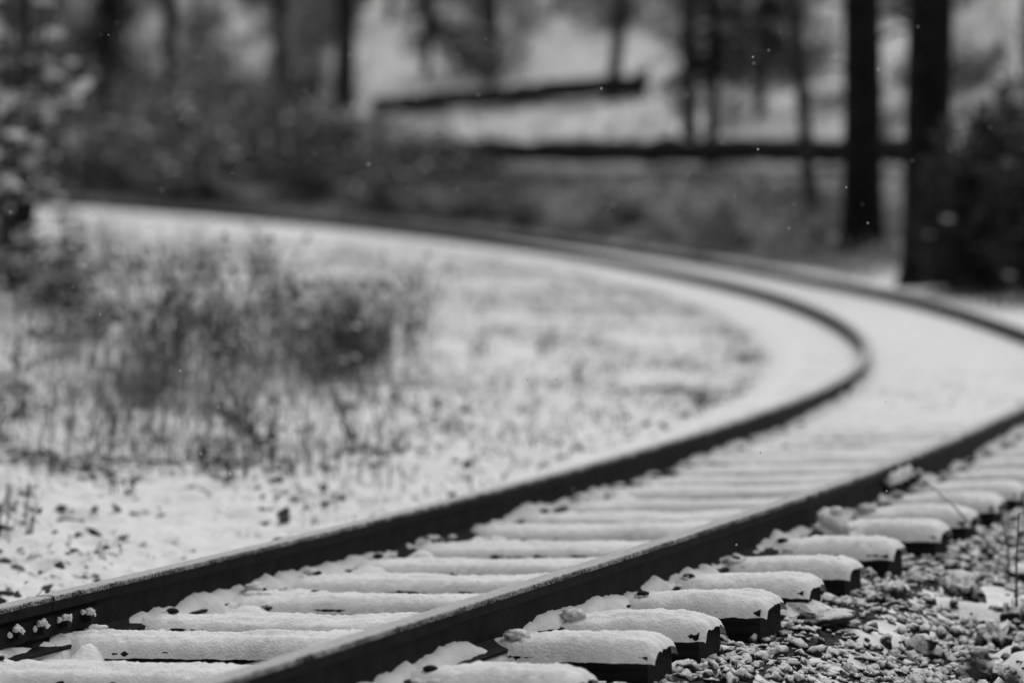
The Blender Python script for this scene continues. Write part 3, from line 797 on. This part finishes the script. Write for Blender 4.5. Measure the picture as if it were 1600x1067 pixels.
# ------------------------------------------------------------------ fallen logs
def log(pa, pb, wa, wb, label, roots=False, seed=1):
    a, b = at_ground(*pa), at_ground(*pb); rs = np.random.RandomState(seed)
    ra, rb_ = wa/2*a[1]/FPX, wb/2*b[1]/FPX
    a = a+np.array([0, 0, ra*1.25]); b = b+np.array([0, 0, rb_*1.25])
    o = empty('fallen_log', a); mb = MB(); n = 26
    pts = [(b-a)*i/n+np.array([0, rs.normal(0, .03), rs.normal(0, .02)]) for i in range(n+1)]
    mb.tube(pts, [(ra+(rb_-ra)*i/n)*(1+.06*rs.normal()) for i in range(n+1)], 12)
    mb.build('trunk', M['log'], o)
    e = b-a; ed = e/np.linalg.norm(e)
    st = MB()
    for k in range(7):
        t = rs.uniform(.05, .9); c = e*t; d = rot_dir(rs.uniform(0, 6.28), rs.uniform(.3, 1.2)); L = rs.uniform(.2, .7)
        st.tube([c, c+d*L*.6, c+d*L+np.array([0, 0, .05])], [.035, .022, .008], 5, False)
    st.build('branch_stubs', M['bark'], o)
    if roots:
        rp = MB(); rp.blob(e, .30, (.6, 1, 1.), .2, 2)
        for k in range(14):
            an = rs.uniform(0, 6.28); d = np.array([.35, math.cos(an), math.sin(an)]); L = rs.uniform(.3, .5)
            rp.tube([e, e+d*L*.6, e+d*L+rs.normal(0, .05, 3)], [.06, .04, .015], 5, False)
        rp.build('root_plate', M['bark_black'], o)
    tag(o, label, 'fallen log')
log((590, 184), (1000, 154), 27, 32, 'upper fallen log sloping across the snow clearing, round upturned end at right', True, 4)
log((620, 260), (1475, 264), 34, 42, 'long level fallen log in front of the trunks, above the pale shrubs', False, 9)

# ------------------------------------------------------------------ shrubs at the two sides
def leafy(px, py, h, r, n, seed, label, name='evergreen_shrub', snow=60):
    rs = np.random.RandomState(seed); b = at_ground(px, py)
    o = empty(name, b); tb, lb, wb = MB(), MB(), MB()
    for i in range(n):
        a = rs.uniform(0, 6.28); el = rs.uniform(.1, 1.45); L = rs.uniform(.6, 1.)
        e = np.array([math.cos(a)*math.cos(el)*r*L, math.sin(a)*math.cos(el)*r*L, h*L*math.sin(el)*.98+.15]); e = e*(1+.22*math.sin(3*a+seed))
        tb.tube([np.array([e[0]*.1, e[1]*.1, -.05]), e*np.array([.5, .5, .6]), e], [.022, .014, .006], 4, False)
        for c in range(5):
            cc = e*rs.uniform(.35, 1.05)+rs.normal(0, .06*h, 3)
            for q in range(24):
                p = cc+rs.normal(0, .085, 3); u = rot_dir(rs.uniform(0, 6.28), rs.uniform(-1.1, .3))*rs.uniform(.03, .06); v = np.cross(u, rot_dir(rs.uniform(0, 6.28), .9))*.45
                lb.quad(p, u, v)
            if rs.rand() < snow/100.: wb.blob(cc+np.array([0, 0, .05]), rs.uniform(.02, .05), (1.6, 1.6, .5), .35, 1)
    tb.build('stems', M['bark'], o, smooth=False); lb.build('foliage', M['leaf'], o, smooth=False)
    if wb.F: tag(wb.build('snow', M['snow_far'], o), kind='stuff')
    tag(o, label, 'shrub')
leafy(1555, 462, 2.15, .62, 120, 31, 'dense dark evergreen shrub at the right edge behind the rail', snow=5)
leafy(1640, 470, 2.2, .7, 100, 32, 'dark evergreen shrub cut by the right edge', snow=5)
leafy(1496, 456, 1.9, .42, 90, 35, 'narrow dark evergreen shrub against the broadest black trunk', snow=4)
leafy(1590, 440, 2.4, .6, 90, 36, 'taller dark evergreen shrub behind the dense one at the right edge', snow=6)

def snowy_shrub(px, D, h, r, n, seed, label, arch):
    rs = np.random.RandomState(seed); b = at_depth(px, 440, D); b[2] = float(ground_h(b[:1], b[1:2])[0])
    o = empty('snow_laden_shrub', b); tb, lb, wb = MB(), MB(), MB()
    for i in range(n):
        a = rs.uniform(0, 6.28); hh = h*rs.uniform(.45, 1.); out = r*rs.uniform(.3, 1.)
        pts = []
        for t in np.linspace(0, 1, 8):
            zz = hh*(1.5*t-arch*t*t) if i % 2 else hh*t
            pts.append(np.array([math.cos(a)*out*t**1.2, math.sin(a)*out*t**1.2, max(.03, zz)])+rs.normal(0, .03, 3)*(t > 0))
        tb.tube(pts, list(np.linspace(.026, .006, 8)), 4, False)
        for k in range(2, 8):
            for q in range(7):
                p = pts[k]+rs.normal(0, .10, 3); u = rot_dir(rs.uniform(0, 6.28), rs.uniform(-1, .6))*rs.uniform(.03, .07); v = np.cross(u, rot_dir(rs.uniform(0, 6.28), .9))*.5
                lb.quad(p, u, v)
            if rs.rand() < .26:
                for q in range(3): wb.blob(pts[k]+rs.normal(0, .06, 3)+np.array([0, 0, .05]), rs.uniform(.025, .07), (1.4, 1.4, .6), .3, 1)
    tb.build('branches', M['bark'], o, smooth=False); lb.build('foliage', M['leaf'], o, smooth=False); tag(wb.build('snow', M['snow_far'], o), kind='stuff')
    tag(o, label, 'shrub')
snowy_shrub(18, 33, 4.3, .8, 34, 51, 'tall shrub at the left edge, its branches loaded with snow', 1.0)
snowy_shrub(92, 31, 1.0, .3, 14, 52, 'low dark arching bush beside the tall snowy shrub', 1.4)
snowy_shrub(-30, 31, 1.9, .55, 22, 53, 'snowy shrub cut by the left edge, below the tall one', 1.2)

# ------------------------------------------------------------------ weeds in front, right
def stalk(pxs, D, foot, heads, label, r=.004, mat='weed'):
    pts = [at_depth(px, py, D) for px, py in pxs]; b = np.array([foot[0], foot[1], float(ground_h(np.array([foot[0]]), np.array([foot[1]]))[0])]) if foot is not None else pts[-1]
    if foot is not None: pts.append(b)
    o = empty('dead_weed', b); mb = MB(); mb.tube([p-b for p in pts], list(np.linspace(r*.6, r*1.3, len(pts))), 5); mb.build('stalk', M[mat], o)
    if heads:
        hb = MB()
        for p in heads:
            c = at_depth(p[0], p[1], D)-b
            for k in range(22): hb.blob(c+RS.normal(0, p[2]*.42, 3), p[2]*.30, (1, 1, 1), .3, 0)
        hb.build('foliage', M['seed'], o)  # only the seed heads; this plant has no leaves
    tag(o, label, 'weed'); return o
p = at_depth(1526, 1050, 6.9); stalk([(1527, 1040)], 6.9, (p[0]+.03, 6.9), [(1527, 1040, .030)], 'out of focus dark seed head on a stalk at the bottom right', .005)
p = at_depth(1585, 1050, 7.1); stalk([(1580, 1062)], 7.1, (p[0]+.05, 8.9), [(1580, 1062, .024)], 'second blurred seed head, lower, at the bottom right corner')
p = at_ground(1588, 965); stalk([(1592, 800), (1588, 880)], p[1], (p[0], p[1]), None, 'thin upright dry stalk in the ballast at the right edge')
p = at_ground(1578, 930); stalk([(1560, 790), (1574, 850)], p[1], (p[0], p[1]), None, 'second thin stalk leaning left at the right edge', .003)
p = at_ground(1570, 880); stalk([(1442, 748), (1490, 790), (1530, 835)], p[1], (p[0], p[1]), None, 'long slanting twig leaning over the far tie ends', .0035, 'grass')

# ------------------------------------------------------------------ falling snow
mb = MB()
for k in range(420):
    x, y, z = RS.uniform(-3, 3), RS.uniform(7.5, 15), RS.uniform(-.0, 2.6)
    mb.blob((x, y, z), RS.uniform(.0014, .003), (1, 1, 1.4), .3, 0)
fl = mb.build('snowflakes', M['snow'])
tag(fl, 'sparse white snowflakes drifting through the air', 'snowflakes', kind='stuff')

# ------------------------------------------------------------------ light, sky, camera
EL, AZ = math.radians(68), math.radians(20)           # sun high ahead of the camera, its light spread wide by cloud
w = bpy.data.worlds.new('World'); SC.world = w; w.use_nodes = True
nt = w.node_tree; bg = nt.nodes['Background']
sky = nt.nodes.new('ShaderNodeTexSky'); sky.sky_type = 'NISHITA'; sky.sun_disc = False; sky.sun_elevation = EL; sky.sun_rotation = AZ
bw = nt.nodes.new('ShaderNodeRGBToBW')                # black and white photograph: a neutral sky
nt.links.new(sky.outputs[0], bw.inputs[0]); nt.links.new(bw.outputs[0], bg.inputs['Color']); bg.inputs['Strength'].default_value = .06
sl = bpy.data.lights.new('sun', 'SUN'); sl.energy = 1.5; sl.angle = math.radians(80)
so = bpy.data.objects.new('sun', sl); C.objects.link(so)
so.rotation_euler = (math.pi/2-EL, 0, math.pi-AZ)

cd = bpy.data.cameras.new('camera'); cam = bpy.data.objects.new('camera', cd); C.objects.link(cam)
cd.sensor_width = 36; cd.lens = FPX/1600*36; cd.clip_end = 1000; cd.clip_start = .1
cam.location = (0, 0, CAMH)
from mathutils import Matrix
cam.rotation_euler = (Matrix.Rotation(math.pi/2-PITCH, 3, 'X') @ Matrix.Rotation(ROLL, 3, 'Z')).to_euler()
cd.dof.use_dof = True; cd.dof.focus_distance = 10.4; cd.dof.aperture_fstop = (cd.lens/1000)/.074
cd.dof.aperture_blades = 0
SC.camera = cam
SC.view_settings.view_transform = 'Standard'; SC.view_settings.look = 'None'; SC.view_settings.exposure = .42; SC.view_settings.gamma = 1
SC.cycles.use_denoising = True
SC.cycles.max_bounces = 6; SC.cycles.diffuse_bounces = 4
